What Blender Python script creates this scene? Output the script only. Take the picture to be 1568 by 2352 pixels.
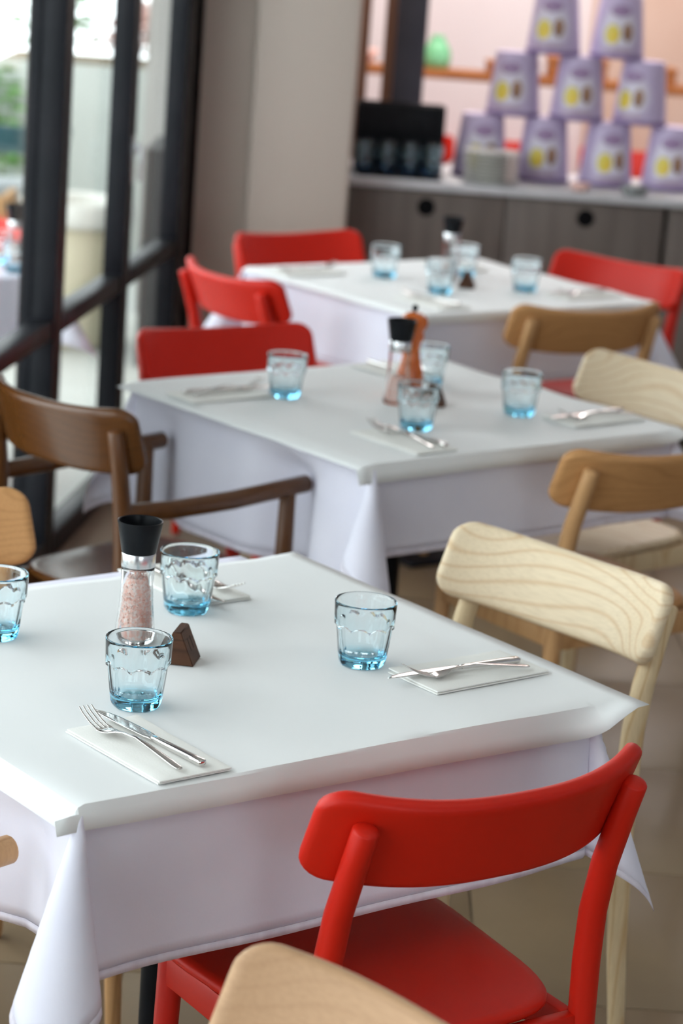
import bpy, bmesh, math, random
from mathutils import Vector, Matrix, noise

# ------------------------------------------------------------------ reset
for o in list(bpy.data.objects):
    bpy.data.objects.remove(o, do_unlink=True)
SC = bpy.context.scene
COL = SC.collection
random.seed(7)
PI = math.pi

# ------------------------------------------------------------------ camera
PITCH, ROLL, CAMZ, FPX = 0.2460182, 0.07339744, 1.75610527, 5508.65
cp, sp_ = math.cos(PITCH), math.sin(PITCH)
fw = Vector((0, cp, -sp_)); up = Vector((0, sp_, cp)); rt = Vector((1, 0, 0))
RX = rt * math.cos(ROLL) + up * math.sin(ROLL)
UX = -rt * math.sin(ROLL) + up * math.cos(ROLL)
cam = bpy.data.cameras.new('camera')
cam.sensor_fit = 'VERTICAL'; cam.sensor_height = 36.0; cam.sensor_width = 24.0
cam.lens = FPX / 2352 * 36.0
cam.clip_start = 0.05; cam.clip_end = 200
cam.dof.use_dof = True; cam.dof.focus_distance = 3.0; cam.dof.aperture_fstop = 4.5
camo = bpy.data.objects.new('camera', cam); COL.objects.link(camo)
camo.matrix_world = Matrix(((RX.x, UX.x, -fw.x, 0), (RX.y, UX.y, -fw.y, 0), (RX.z, UX.z, -fw.z, CAMZ), (0, 0, 0, 1)))
SC.camera = camo

# ------------------------------------------------------------------ world, added lights, exposure
W = bpy.data.worlds.new('sky'); SC.world = W; W.use_nodes = True
bg = W.node_tree.nodes['Background']
bg.inputs[0].default_value = (0.90, 0.97, 1.0, 1); bg.inputs[1].default_value = 5.0

def area(name, loc, size, power, col, rot=(0, 0, 0), sy=None):
    l = bpy.data.lights.new(name, 'AREA'); l.energy = power; l.color = col; l.size = size
    if sy: l.shape = 'RECTANGLE'; l.size_y = sy
    o = bpy.data.objects.new(name, l); COL.objects.link(o); o.location = loc; o.rotation_euler = rot
    return o
area('fill_light_front', (1.6, 2.2, 2.93), 1.2, 5, (1.0, 0.93, 0.86))  # added area fill under the ceiling for indoor ambient
area('fill_light_middle', (1.8, 5.2, 2.93), 1.2, 3, (1.0, 0.93, 0.86))  # added overhead fill, no fixture here
area('fill_light_back', (0.8, 9.45, 2.93), 1.6, 62, (1.0, 0.95, 0.95))  # added overhead light that brightens the back wall

for _x in (.15, 1.55):       # two unseen point lights added to brighten the wall below the shelf
    _l = bpy.data.lights.new('wall_fill_point', 'POINT'); _l.energy = 15; _l.color = (1.0, .93, .90); _l.shadow_soft_size = .14
    _o = bpy.data.objects.new('wall_fill_point', _l); COL.objects.link(_o); _o.location = (_x, 9.75, 1.82)
SC.view_settings.view_transform = 'Standard'
SC.view_settings.look = 'None'
SC.view_settings.gamma = 1.0
SC.view_settings.use_curve_mapping = False
SC.view_settings.exposure = -0.08

# ------------------------------------------------------------------ materials
def mat(name, base=(.8, .8, .8), rough=.5, metal=0.0, spec=.5, **kw):
    m = bpy.data.materials.new(name); m.use_nodes = True
    b = m.node_tree.nodes['Principled BSDF']
    b.inputs['Base Color'].default_value = (*base, 1)
    b.inputs['Roughness'].default_value = rough
    b.inputs['Metallic'].default_value = metal
    b.inputs['Specular IOR Level'].default_value = spec
    for k, v in kw.items():
        b.inputs[k].default_value = v
    m.diffuse_color = (*base, 1)
    return m

def N(m, t, **kw):
    n = m.node_tree.nodes.new(t)
    for k, v in kw.items(): setattr(n, k, v)
    return n
def L(m, a, b): m.node_tree.links.new(a, b)
def BS(m): return m.node_tree.nodes['Principled BSDF']

def ramp(m, stops):
    r = N(m, 'ShaderNodeValToRGB'); e = r.color_ramp.elements
    while len(e) < len(stops): e.new(.5)
    for i, (p, c) in enumerate(stops):
        e[i].position = p; e[i].color = (*c, 1)
    return r

def coords(m, scale=(1, 1, 1), rnd=0.0):
    tc = N(m, 'ShaderNodeTexCoord'); mp = N(m, 'ShaderNodeMapping')
    L(m, tc.outputs['Object'], mp.inputs[0]); mp.inputs['Scale'].default_value = scale
    if rnd:
        oi = N(m, 'ShaderNodeObjectInfo'); mu = N(m, 'ShaderNodeMath', operation='MULTIPLY'); mu.inputs[1].default_value = rnd
        cb = N(m, 'ShaderNodeCombineXYZ')
        L(m, oi.outputs['Random'], mu.inputs[0])
        for i in range(3): L(m, mu.outputs[0], cb.inputs[i])
        L(m, cb.outputs[0], mp.inputs['Location'])
    return mp

def noise_mat(name, c1, c2, scale=4, rough=.6, stretch=(1, 1, 1), bump=0.0, bscale=60, detail=4, **kw):
    m = mat(name, c1, rough, **kw)
    mp = coords(m, stretch); n = N(m, 'ShaderNodeTexNoise'); n.inputs['Scale'].default_value = scale; n.inputs['Detail'].default_value = detail
    L(m, mp.outputs[0], n.inputs['Vector'])
    r = ramp(m, [(.35, c1), (.68, c2)]); L(m, n.outputs['Fac'], r.inputs[0]); L(m, r.outputs[0], BS(m).inputs['Base Color'])
    if bump:
        n2 = N(m, 'ShaderNodeTexNoise'); n2.inputs['Scale'].default_value = bscale; L(m, mp.outputs[0], n2.inputs['Vector'])
        b = N(m, 'ShaderNodeBump'); b.inputs['Strength'].default_value = bump; b.inputs['Distance'].default_value = .002
        L(m, n2.outputs['Fac'], b.inputs['Height']); L(m, b.outputs[0], BS(m).inputs['Normal'])
    return m

def wood(name, light, dark, rough=.42, upright=False, freq=1.0, contrast=.8, spec=.22):
    """straight board grain along X (or Z when upright) with wandering growth rings"""
    m = mat(name, light, rough, spec=spec)
    st = (7 * freq, 7 * freq, 1.1 * freq) if upright else (1.5 * freq, 6 * freq, 8 * freq)
    mp = coords(m, st, rnd=13.0)
    n = N(m, 'ShaderNodeTexNoise'); n.inputs['Scale'].default_value = 1.0; n.inputs['Detail'].default_value = 1.0
    L(m, mp.outputs[0], n.inputs['Vector'])
    mu = N(m, 'ShaderNodeMath', operation='MULTIPLY'); mu.inputs[1].default_value = 64.0; L(m, n.outputs['Fac'], mu.inputs[0])
    tc = N(m, 'ShaderNodeTexCoord'); sx = N(m, 'ShaderNodeSeparateXYZ'); L(m, tc.outputs['Object'], sx.inputs[0])
    li = N(m, 'ShaderNodeMath', operation='MULTIPLY_ADD'); li.inputs[1].default_value = 260.0; L(m, sx.outputs['X' if upright else 'Z'], li.inputs[0]); L(m, mu.outputs[0], li.inputs[2])
    s = N(m, 'ShaderNodeMath', operation='SINE'); L(m, li.outputs[0], s.inputs[0])
    h = N(m, 'ShaderNodeMath', operation='MULTIPLY_ADD'); h.inputs[1].default_value = .5; h.inputs[2].default_value = .5; L(m, s.outputs[0], h.inputs[0])
    md = tuple(l + (d - l) * .35 for l, d in zip(light, dark))
    r = ramp(m, [(.0, light), (.70, light), (.90, md), (1.0, tuple(l + (d - l) * contrast for l, d in zip(light, dark)))])
    L(m, h.outputs[0], r.inputs[0])
    # fine pores
    mp2 = coords(m, (12, 160, 160) if not upright else (160, 160, 12))
    n2 = N(m, 'ShaderNodeTexNoise'); n2.inputs['Scale'].default_value = 2.0; L(m, mp2.outputs[0], n2.inputs['Vector'])
    r2 = ramp(m, [(.3, (.82, .80, .77)), (.6, (1, 1, 1))]); L(m, n2.outputs['Fac'], r2.inputs[0])
    mx = N(m, 'ShaderNodeMix', data_type='RGBA', blend_type='MULTIPLY'); mx.inputs['Factor'].default_value = .5
    L(m, r.outputs[0], mx.inputs['A']); L(m, r2.outputs[0], mx.inputs['B']); L(m, mx.outputs['Result'], BS(m).inputs['Base Color'])
    return m

M = {}
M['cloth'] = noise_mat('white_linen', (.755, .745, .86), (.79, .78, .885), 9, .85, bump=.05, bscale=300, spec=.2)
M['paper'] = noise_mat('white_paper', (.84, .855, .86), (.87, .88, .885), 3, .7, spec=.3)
M['napkin'] = noise_mat('napkin_paper', (.87, .865, .83), (.90, .89, .86), 14, .9, bump=.12, bscale=420, spec=.1)
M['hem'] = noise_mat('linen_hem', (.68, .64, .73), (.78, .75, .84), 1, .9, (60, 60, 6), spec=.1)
M['red'] = noise_mat('red_lacquer', (.56, .012, .003), (.60, .015, .004), 5, .45, spec=.27)
M['ash'] = wood('pale_ash_wood', (.80, .655, .46), (.67, .47, .275), .42)
M['ash_leg'] = wood('pale_ash_leg', (.74, .58, .36), (.60, .40, .20), .42, True)
M['oak'] = wood('oak_and_shaded_ash_wood', (.55, .285, .115), (.45, .225, .085), .55)  # mid oak; on back-turned chairs it is ash with shade in the colour
M['oak_leg'] = wood('oak_and_shaded_ash_leg', (.57, .325, .15), (.44, .23, .09), .42, True)  # matching legs, same shade put into the brown
M['walnut'] = wood('brown_stained_wood', (.105, .037, .008), (.085, .029, .006), .26, spec=.55)
M['walnut_leg'] = wood('brown_stained_leg', (.105, .037, .008), (.085, .029, .006), .3, True, spec=.4)
M['tan_wood'] = wood('tan_beech_wood', (.52, .315, .18), (.48, .285, .16), .45)
M['tan_wood_leg'] = wood('tan_beech_leg', (.52, .315, .18), (.48, .285, .16), .45, True)
M['teal'] = noise_mat('dark_teal_paint', (.02, .08, .10), (.03, .10, .12), 5, .5)
M['black'] = noise_mat('black_powder_coat', (.008, .009, .011), (.013, .014, .017), 20, .45, spec=.12)
M['frame'] = noise_mat('window_frame_black', (.010, .011, .014), (.016, .016, .020), 9, .38, spec=.12)
M['cap'] = noise_mat('black_plastic', (.006, .007, .009), (.010, .011, .013), 30, .32, spec=.12)
M['steel'] = noise_mat('polished_steel', (.72, .70, .68), (.76, .74, .72), 30, .13, metal=1.0)
M['ring'] = noise_mat('brushed_steel', (.66, .66, .67), (.74, .74, .75), 6, .25, (1, 1, 40), metal=1.0)
M['board'] = noise_mat('table_board', (.35, .30, .26), (.40, .35, .30), 5, .6)
M['dark_wood'] = wood('dark_marker_wood', (.085, .036, .018), (.045, .018, .010), .55)
M['engrave'] = noise_mat('burnt_engraving', (.022, .011, .007), (.03, .014, .009), 30, .8)
M['orange_wood'] = noise_mat('orange_lacquered_wood', (.72, .16, .015), (.60, .10, .01), 4, .25, (1, 1, .3), spec=.6)
M['floor'] = noise_mat('beige_stone_tile', (.225, .158, .092), (.27, .192, .115), 3.5, .42, bump=.05)
M['grout'] = noise_mat('tile_grout', (.15, .11, .075), (.18, .13, .09), 8, .9)
M['plaster'] = noise_mat('beige_plaster', (.52, .44, .38), (.56, .48, .42), 1.2, .8, (1, 1, .15))
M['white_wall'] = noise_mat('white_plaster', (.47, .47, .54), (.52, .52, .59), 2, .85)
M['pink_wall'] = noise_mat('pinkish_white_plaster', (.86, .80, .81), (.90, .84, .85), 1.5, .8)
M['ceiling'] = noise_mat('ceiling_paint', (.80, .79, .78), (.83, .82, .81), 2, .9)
M['worktop'] = noise_mat('grey_worktop', (.50, .49, .51), (.58, .57, .59), 12, .4)
M['laminate'] = noise_mat('taupe_wood_laminate', (.125, .098, .085), (.165, .132, .115), 3, .5, (9, 9, .6))
M['laminate_dark'] = noise_mat('dark_carcass', (.035, .028, .026), (.05, .04, .036), 6, .6)
M['hole'] = noise_mat('black_finger_hole', (.004, .004, .005), (.007, .007, .008), 9, .7, spec=.05)
M['china'] = noise_mat('white_china', (.78, .77, .72), (.82, .81, .76), 3, .25)
M['shelf_wood'] = wood('red_brown_shelf', (.42, .16, .055), (.25, .08, .03), .5)
M['post_wood'] = wood('brown_post_wood', (.34, .19, .13), (.25, .13, .09), .55, True)
M['steel_post'] = noise_mat('slate_painted_steel', (.035, .037, .05), (.05, .052, .066), 8, .5)
M['green'] = noise_mat('green_glaze', (.16, .50, .24), (.24, .60, .34), 9, .35)
M['leaf'] = noise_mat('green_leaves', (.10, .26, .05), (.22, .42, .12), 14, .55)
M['pale_leaf'] = noise_mat('pale_green_leaves', (.28, .46, .27), (.42, .60, .38), 12, .55)
M['pinkflower'] = noise_mat('pink_petals', (.80, .50, .46), (.86, .62, .56), 10, .6)
M['stem'] = noise_mat('plant_stem', (.16, .12, .06), (.22, .16, .08), 10, .8)
M['concrete'] = noise_mat('pale_concrete', (.50, .52, .49), (.55, .57, .54), 2, .85)
M['grey_render'] = noise_mat('grey_render', (.40, .39, .38), (.45, .44, .43), 2, .9)
M['dark_render'] = noise_mat('dark_grey_plinth', (.045, .043, .043), (.06, .056, .056), 3, .7)
M['cream_pot'] = noise_mat('cream_ceramic', (.62, .56, .40), (.68, .62, .46), 2, .5)
M['crate'] = wood('honey_slat_wood', (.66, .40, .20), (.52, .28, .12), .6, True)
M['terrace'] = noise_mat('terrace_paving', (.60, .62, .59), (.67, .69, .66), 1.5, .85)
M['grey_fabric'] = noise_mat('grey_fabric', (.32, .34, .35), (.38, .40, .41), 12, .9)
M['pink_salt'] = noise_mat('pink_salt', (.88, .46, .36), (.97, .84, .79), 260, .35, detail=2, spec=.5)
M['pale_pink'] = noise_mat('pale_pink_glaze', (.78, .48, .42), (.84, .56, .50), 8, .35)
M['tan'] = noise_mat('warm_glow_tan', (.70, .50, .40), (.76, .57, .47), 2, .8)  # warm glow put into the wall colour
M['grey_dish'] = noise_mat('grey_dish', (.20, .22, .22), (.26, .28, .28), 6, .3)

def glass_mat(name, tint, dens):
    m = bpy.data.materials.new(name); m.use_nodes = True; nt = m.node_tree
    nt.nodes.clear()
    out = nt.nodes.new('ShaderNodeOutputMaterial'); g = nt.nodes.new('ShaderNodeBsdfGlass')
    g.inputs['IOR'].default_value = 1.44; g.inputs['Roughness'].default_value = 0.0
    nt.links.new(g.outputs[0], out.inputs['Surface'])
    if dens:
        v = nt.nodes.new('ShaderNodeVolumeAbsorption'); v.inputs['Color'].default_value = (*tint, 1); v.inputs['Density'].default_value = dens
        nt.links.new(v.outputs[0], out.inputs['Volume'])
    m.diffuse_color = (*tint, .4)
    return m
M['blue_glass'] = glass_mat('aqua_tinted_glass', (.18, .80, .98), 30.0)
M['teal_glass'] = glass_mat('deep_aqua_glass', (.10, .62, .80), 70.0)
M['clear_glass'] = glass_mat('clear_glass', (1, 1, 1), 0)

m = bpy.data.materials.new('window_glass'); m.use_nodes = True; m.node_tree.nodes.clear()
_o = N(m, 'ShaderNodeOutputMaterial'); _t = N(m, 'ShaderNodeBsdfTransparent'); _g = N(m, 'ShaderNodeBsdfGlossy'); _f = N(m, 'ShaderNodeLayerWeight'); _p = N(m, 'ShaderNodeMath', operation='POWER'); _q = N(m, 'ShaderNodeMath', operation='MULTIPLY_ADD'); _x = N(m, 'ShaderNodeMixShader')
_t.inputs[0].default_value = (.97, .985, .98, 1); _g.inputs['Roughness'].default_value = 0.0; _p.inputs[1].default_value = 4.5; _q.inputs[1].default_value = .45; _q.inputs[2].default_value = .02
L(m, _f.outputs['Facing'], _p.inputs[0]); L(m, _p.outputs[0], _q.inputs[0]); L(m, _q.outputs[0], _x.inputs[0]); L(m, _t.outputs[0], _x.inputs[1]); L(m, _g.outputs[0], _x.inputs[2]); L(m, _x.outputs[0], _o.inputs[0])
M['window_glass'] = m

# lavender cake tub with a printed lemon and a printed cake slice (flat print in the material)
def tub_mat():
    m = mat('lavender_printed_card', (.5, .4, .62), .38)
    tc = N(m, 'ShaderNodeTexCoord'); sx = N(m, 'ShaderNodeSeparateXYZ'); L(m, tc.outputs['Object'], sx.inputs[0])
    at = N(m, 'ShaderNodeMath', operation='ARCTAN2'); L(m, sx.outputs['X'], at.inputs[0])
    ng = N(m, 'ShaderNodeMath', operation='MULTIPLY'); ng.inputs[1].default_value = -1; L(m, sx.outputs['Y'], ng.inputs[0]); L(m, ng.outputs[0], at.inputs[1])
    def blob(ac, zc, ra, rz, soft):
        a = N(m, 'ShaderNodeMath', operation='SUBTRACT'); a.inputs[1].default_value = ac; L(m, at.outputs[0], a.inputs[0])
        a2 = N(m, 'ShaderNodeMath', operation='DIVIDE'); a2.inputs[1].default_value = ra; L(m, a.outputs[0], a2.inputs[0])
        z = N(m, 'ShaderNodeMath', operation='SUBTRACT'); z.inputs[1].default_value = zc; L(m, sx.outputs['Z'], z.inputs[0])
        z2 = N(m, 'ShaderNodeMath', operation='DIVIDE'); z2.inputs[1].default_value = rz; L(m, z.outputs[0], z2.inputs[0])
        p1 = N(m, 'ShaderNodeMath', operation='POWER'); p1.inputs[1].default_value = 2; L(m, a2.outputs[0], p1.inputs[0])
        p2 = N(m, 'ShaderNodeMath', operation='POWER'); p2.inputs[1].default_value = 2; L(m, z2.outputs[0], p2.inputs[0])
        s = N(m, 'ShaderNodeMath', operation='ADD'); L(m, p1.outputs[0], s.inputs[0]); L(m, p2.outputs[0], s.inputs[1])
        r = ramp(m, [(1 - soft, (1, 1, 1)), (1.0, (0, 0, 0))]); L(m, s.outputs[0], r.inputs[0]); return r
    def over(prev, fac, col):
        x = N(m, 'ShaderNodeMix', data_type='RGBA'); L(m, fac.outputs[0], x.inputs['Factor'])
        if isinstance(prev, tuple): x.inputs['A'].default_value = (*prev, 1)
        else: L(m, prev, x.inputs['A'])
        x.inputs['B'].default_value = (*col, 1); return x.outputs['Result']
    c = over((.60, .50, .72), blob(-.05, .10, .95, .085, .55), (.76, .71, .82))
    c = over(c, blob(-.02, .165, .5, .022, .3), (.36, .24, .42))
    c = over(c, blob(-.02, .03, .7, .014, .4), (.48, .36, .50))
    c = over(c, blob(-.30, .085, .34, .036, .3), (.78, .66, .10))
    c = over(c, blob(-.22, .078, .16, .026, .5), (.85, .60, .05))
    c = over(c, blob(.32, .095, .24, .032, .3), (.36, .20, .12))
    c = over(c, blob(.32, .075, .13, .016, .4), (.22, .10, .05))
    L(m, c, BS(m).inputs['Base Color'])
    return m
M['tub'] = tub_mat()
M['tub_band'] = noise_mat('purple_band', (.22, .14, .32), (.27, .18, .38), 6, .4)

# ------------------------------------------------------------------ mesh helpers
def mesh(name, verts, faces, material, smooth=True):
    me = bpy.data.meshes.new(name); me.from_pydata([tuple(v) for v in verts], [], faces); me.update()
    if smooth:
        me.polygons.foreach_set('use_smooth', [True] * len(me.polygons))
    if material is not None: me.materials.append(M[material] if isinstance(material, str) else material)
    return me

class MB:
    """collects shapes into ONE mesh"""
    def __init__(s): s.v = []; s.f = []
    def add(s, v, f):
        n = len(s.v); s.v += [Vector(p) for p in v]; s.f += [tuple(i + n for i in q) for q in f]; return s
    def box(s, x0, x1, y0, y1, z0, z1, bev=0.0):
        if bev <= 0:
            v = [(x, y, z) for z in (z0, z1) for y in (y0, y1) for x in (x0, x1)]
            return s.add(v, [(0, 2, 3, 1), (4, 5, 7, 6), (0, 1, 5, 4), (2, 6, 7, 3), (0, 4, 6, 2), (1, 3, 7, 5)])
        bm = bmesh.new(); bmesh.ops.create_cube(bm, size=1)
        for q in bm.verts: q.co = ((x0 + x1) / 2 + q.co.x * (x1 - x0), (y0 + y1) / 2 + q.co.y * (y1 - y0), (z0 + z1) / 2 + q.co.z * (z1 - z0))
        bmesh.ops.bevel(bm, geom=bm.edges[:], offset=bev, segments=2, affect='EDGES', profile=.5)
        bm.verts.index_update()
        v = [q.co.copy() for q in bm.verts]; f = [tuple(w.index for w in q.verts) for q in bm.faces]; bm.free()
        return s.add(v, f)
    def tube(s, pts, rad, seg=16, dome=True, flat=1.0):
        pts = [Vector(p) for p in pts]; n = len(pts)
        if not hasattr(rad, '__len__'): rad = [rad] * n
        if dome:
            d0 = (pts[0] - pts[1]).normalized(); d1 = (pts[-1] - pts[-2]).normalized(); r0, r1 = rad[0], rad[-1]
            h = .35
            pre = [(pts[0] + d0 * r0 * h * math.sin(a), r0 * math.cos(a)) for a in (1.35, .9, .45)]
            post = [(pts[-1] + d1 * r1 * h * math.sin(a), r1 * math.cos(a)) for a in (.45, .9, 1.35)]
            pts = [p for p, _ in pre] + pts + [p for p, _ in post]; rad = [r for _, r in pre] + list(rad) + [r for _, r in post]; n = len(pts)
        v = []; f = []; ref = None
        for i in range(n):
            t = (pts[min(i + 1, n - 1)] - pts[max(i - 1, 0)]).normalized()
            if ref is None: ref = t.orthogonal().normalized()
            ref = (ref - t * ref.dot(t)).normalized(); b = t.cross(ref)
            for k in range(seg):
                a = 2 * PI * k / seg
                v.append(pts[i] + ref * math.cos(a) * rad[i] + b * math.sin(a) * rad[i] * flat)
        for i in range(n - 1):
            for k in range(seg):
                k2 = (k + 1) % seg
                f.append((i * seg + k, i * seg + k2, (i + 1) * seg + k2, (i + 1) * seg + k))
        f.append(tuple(reversed(range(seg)))); f.append(tuple((n - 1) * seg + k for k in range(seg)))
        return s.add(v, f)
    def lathe(s, prof, seg=40, cx=0, cy=0, closed=False):
        """prof: (r, z) list; r=0 ends become poles"""
        v = []; f = []; rings = []
        for r, z in prof:
            if r < 1e-6: rings.append([len(v)]); v.append((cx, cy, z))
            else:
                rings.append(list(range(len(v), len(v) + seg)))
                v += [(cx + r * math.cos(2 * PI * k / seg), cy + r * math.sin(2 * PI * k / seg), z) for k in range(seg)]
        prs = list(zip(rings, rings[1:]))
        if closed: prs.append((rings[-1], rings[0]))
        for a, b in prs:
            for k in range(seg):
                k2 = (k + 1) % seg
                if len(a) == 1 and len(b) == 1: continue
                if len(a) == 1: f.append((a[0], b[k2], b[k]))
                elif len(b) == 1: f.append((a[k], a[k2], b[0]))
                else: f.append((a[k], a[k2], b[k2], b[k]))
        return s.add(v, f)
    def xf(s, mtx):
        s.v = [mtx @ p for p in s.v]; return s
    def me(s, name, material, smooth=True): return mesh(name, s.v, s.f, material, smooth)

def sharp(me, deg=35):
    try: me.set_sharp_from_angle(angle=math.radians(deg))
    except Exception: pass
    return me

def ob(name, me, parent=None, loc=(0, 0, 0), rz=0.0):
    o = bpy.data.objects.new(name, me); COL.objects.link(o); o.location = loc; o.rotation_euler = (0, 0, rz)
    if parent is not None: o.parent = parent
    return o
def tag(o, label=None, cat=None, group=None, kind=None):
    if label: o['label'] = label
    if cat: o['category'] = cat
    if group: o['group'] = group
    if kind: o['kind'] = kind
    return o
def empty(name, loc=(0, 0, 0), rz=0.0):
    return ob(name, None, None, loc, rz)
def copy_tree(o, parent=None):
    c = o.copy(); COL.objects.link(c); c.parent = parent
    for ch in list(o.children): copy_tree(ch, c)
    return c
def struct(name, me, loc=(0, 0, 0), rz=0.0, parent=None):
    o = ob(name, me, parent, loc, rz)
    if parent is None: o['kind'] = 'structure'
    return o
def boxme(name, material, *a, bev=0.0):
    return sharp(MB().box(*a, bev=bev).me(name, material, smooth=bev > 0))

# ------------------------------------------------------------------ room shell
def gx(y): return -.80 + math.cos(math.radians(84)) / math.sin(math.radians(84)) * (y - 6.45)
_fp = [(gx(-3.5), -3.5), (5.0, -3.5), (5.0, 12.0), (gx(12.0) - .02, 12.0)]
floor = struct('floor', MB().add([(x, y, z) for z in (-.12, -.004) for x, y in _fp], [(3, 2, 1, 0), (4, 5, 6, 7), (0, 1, 5, 4), (1, 2, 6, 5), (2, 3, 7, 6), (3, 0, 4, 7)]).me('floor', 'grout', False))
TS = .60
tile_me = boxme('tile', 'floor', .002, TS - .002, .002, TS - .002, -.012, 0, bev=.0015)
for i in range(-2, 5):
    for j in range(2, 16):
        x, y = i * TS - .31, j * TS + .12
        if x < gx(y) - .02: continue
        ob('tile', tile_me, floor, (x, y, 0))
struct('ceiling', boxme('ceiling', 'ceiling', -2.2, 5.0, -3.5, 12.0, 3.0, 3.1))
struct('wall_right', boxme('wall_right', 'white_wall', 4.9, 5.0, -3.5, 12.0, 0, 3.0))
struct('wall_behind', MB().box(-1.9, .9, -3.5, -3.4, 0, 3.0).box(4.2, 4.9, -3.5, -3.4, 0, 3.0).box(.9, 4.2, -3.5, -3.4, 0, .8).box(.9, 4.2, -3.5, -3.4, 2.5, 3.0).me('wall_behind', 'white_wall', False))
wb = empty('window_20', (.9, -3.45, .8)); wb['kind'] = 'structure'  # unseen window added behind the camera for cool fill on front faces
ob('frame', MB().box(0, 3.3, -.03, .03, 0, .05).box(0, 3.3, -.03, .03, 1.65, 1.7).box(0, .05, -.03, .03, .05, 1.65).box(3.25, 3.3, -.03, .03, .05, 1.65).box(1.62, 1.68, -.03, .03, .05, 1.65).me('frame', 'frame', False), wb)
ob('pane', boxme('pane', 'window_glass', .05, 1.62, -.003, .003, .05, 1.65), wb); ob('pane', boxme('pane', 'window_glass', 1.68, 3.25, -.003, .003, .05, 1.65), wb)
struct('wall_back', boxme('wall_back', 'pink_wall', -.45, 4.9, 11.2, 11.3, 0, 3.0))
struct('wall_pillar', boxme('wall_pillar', 'plaster', -.395, -.058, 8.05, 8.55, 0, 3.0, bev=.012))
struct('wall_return', boxme('wall_return', 'plaster', -.575, -.39, 8.13, 8.55, 0, 3.0))
struct('wall_side', boxme('wall_side', 'plaster', -.45, -.35, 8.55, 11.2, 0, 3.0))

# glazed folding doors along the left; local x runs along the glazing, local y points into the street
WDIR = math.radians(84.0)
GL0 = Vector((-.80, 6.45, 0))
def gpt(s): return GL0 + Vector((math.cos(WDIR), math.sin(WDIR), 0)) * s
BAY = .845
def make_window(n, s0, w):
    root = empty('window_%d' % n, gpt(s0), WDIR); root['kind'] = 'structure'
    D0, D1 = -.05, .012
    ob('stile', boxme('stile', 'frame', 0, .048, D0, D1, 0, 2.6, bev=.003), root)
    ob('stile', boxme('stile', 'frame', w - .048, w - .002, D0, D1, 0, 2.6, bev=.003), root)
    ob('bottom_rail', boxme('rail', 'frame', .048, w - .048, D0, D1, 0, .065, bev=.003), root)
    ob('middle_rail', boxme('rail', 'frame', .048, w - .048, D0 * .9, D1, .615, .665, bev=.003), root)
    ob('top_rail', boxme('rail', 'frame', .048, w - .048, D0, D1, 2.535, 2.6, bev=.003), root)
    ob('pane', boxme('pane', 'window_glass', .046, w - .046, -.004, .002, .06, .62), root)
    ob('pane', boxme('pane', 'window_glass', .046, w - .046, -.004, .002, .66, 2.54), root)
    return root
wn = 1
for k in range(1, -10, -1):
    if k == -2:      # unseen solid panel added to cut window light on the middle table
        struct('shade_panel', boxme('shade_panel', 'frame', .002, BAY - .002, -.05, .06, 0, 2.6, bev=.003), gpt((6.21 - 6.45) / math.sin(WDIR) + k * BAY), WDIR); continue
    r = make_window(wn, (6.21 - 6.45) / math.sin(WDIR) + k * BAY, BAY); wn += 1
    if k == 1:
        h = MB().box(-.012, .012, -.056, -.0502, .93, 1.07, .002).box(-.008, .008, -.072, -.055, 1.02, 1.05, .003).box(-.007, .007, -.080, -.070, .94, 1.05, .004)
        ob('handle', h.me('handle', 'ring'), r)
    if k == 0:       # the leaf meeting post is doubled towards the street
        ob('meeting_post', boxme('meeting_post', 'frame', -.05, .048, .0125, .048, 0, 2.6, bev=.003), r)
sE = (6.21 - 6.45) / math.sin(WDIR) + 2 * BAY
r = struct('trim_1', boxme('trim_1', 'frame', 0, .11, -.05, .012, 0, 3.0, bev=.003), gpt(sE), WDIR)
struct('trim_2', boxme('trim_2', 'frame', .115, .62, -.02, .04, 0, 3.0, bev=.003), gpt(sE), WDIR)
sB = (6.21 - 6.45) / math.sin(WDIR) - 9 * BAY
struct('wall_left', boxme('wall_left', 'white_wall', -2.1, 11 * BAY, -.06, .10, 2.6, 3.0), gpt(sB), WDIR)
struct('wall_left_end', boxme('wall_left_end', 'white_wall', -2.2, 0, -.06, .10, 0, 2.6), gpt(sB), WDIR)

# ------------------------------------------------------------------ counter with cabinets
CY = 8.24
CR = math.radians(1.2)
def cpt(x, y=0.0, z=0.0):   # counter frame: x along the front, y away from it
    c, s = math.cos(CR), math.sin(CR)
    return Vector((x * c - y * s, CY + x * s + y * c, z))
CT = .872
def make_cabinet(x0, label):
    r = empty('cabinet', cpt(x0), CR); tag(r, label, 'cabinet', 'cabinets below the grey worktop')
    ob('carcass', boxme('carcass', 'laminate_dark', .004, 1.096, .03, .56, .08, CT - .032), r)
    ob('plinth', boxme('plinth', 'laminate_dark', .01, 1.09, .07, .5, 0, .08), r)
    for k in range(2):
        d = ob('door', boxme('door', 'laminate', k * .55 + .0025, k * .55 + .5475 - (.006 if k else 0), .008, .028, .09, CT - .036, bev=.0015), r)
        hb = MB().lathe([(0, .010), (.027, .010), (.027, -.0015), (.031, -.0015), (.031, .004)], 28).xf(Matrix.Translation((k * .55 + .275, .008, .783)) @ Matrix.Rotation(PI / 2, 4, 'X') @ Matrix.Scale(-1, 4, (0, 0, 1)))
        hb2 = MB().lathe([(0, 0), (.0305, 0), (.0305, .0025), (0, .0025)], 28).xf(Matrix.Translation((k * .55 + .275, .0082, .783)) @ Matrix.Rotation(PI / 2, 4, 'X'))
        ob('finger_hole', sharp(hb2.me('finger_hole', 'hole')), d)
    return r
make_cabinet(-.062, 'taupe wood cabinet with two round black finger holes behind the far table')
make_cabinet(1.045, 'taupe cabinet at the right edge of the photo, beyond the dark gap')
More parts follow.
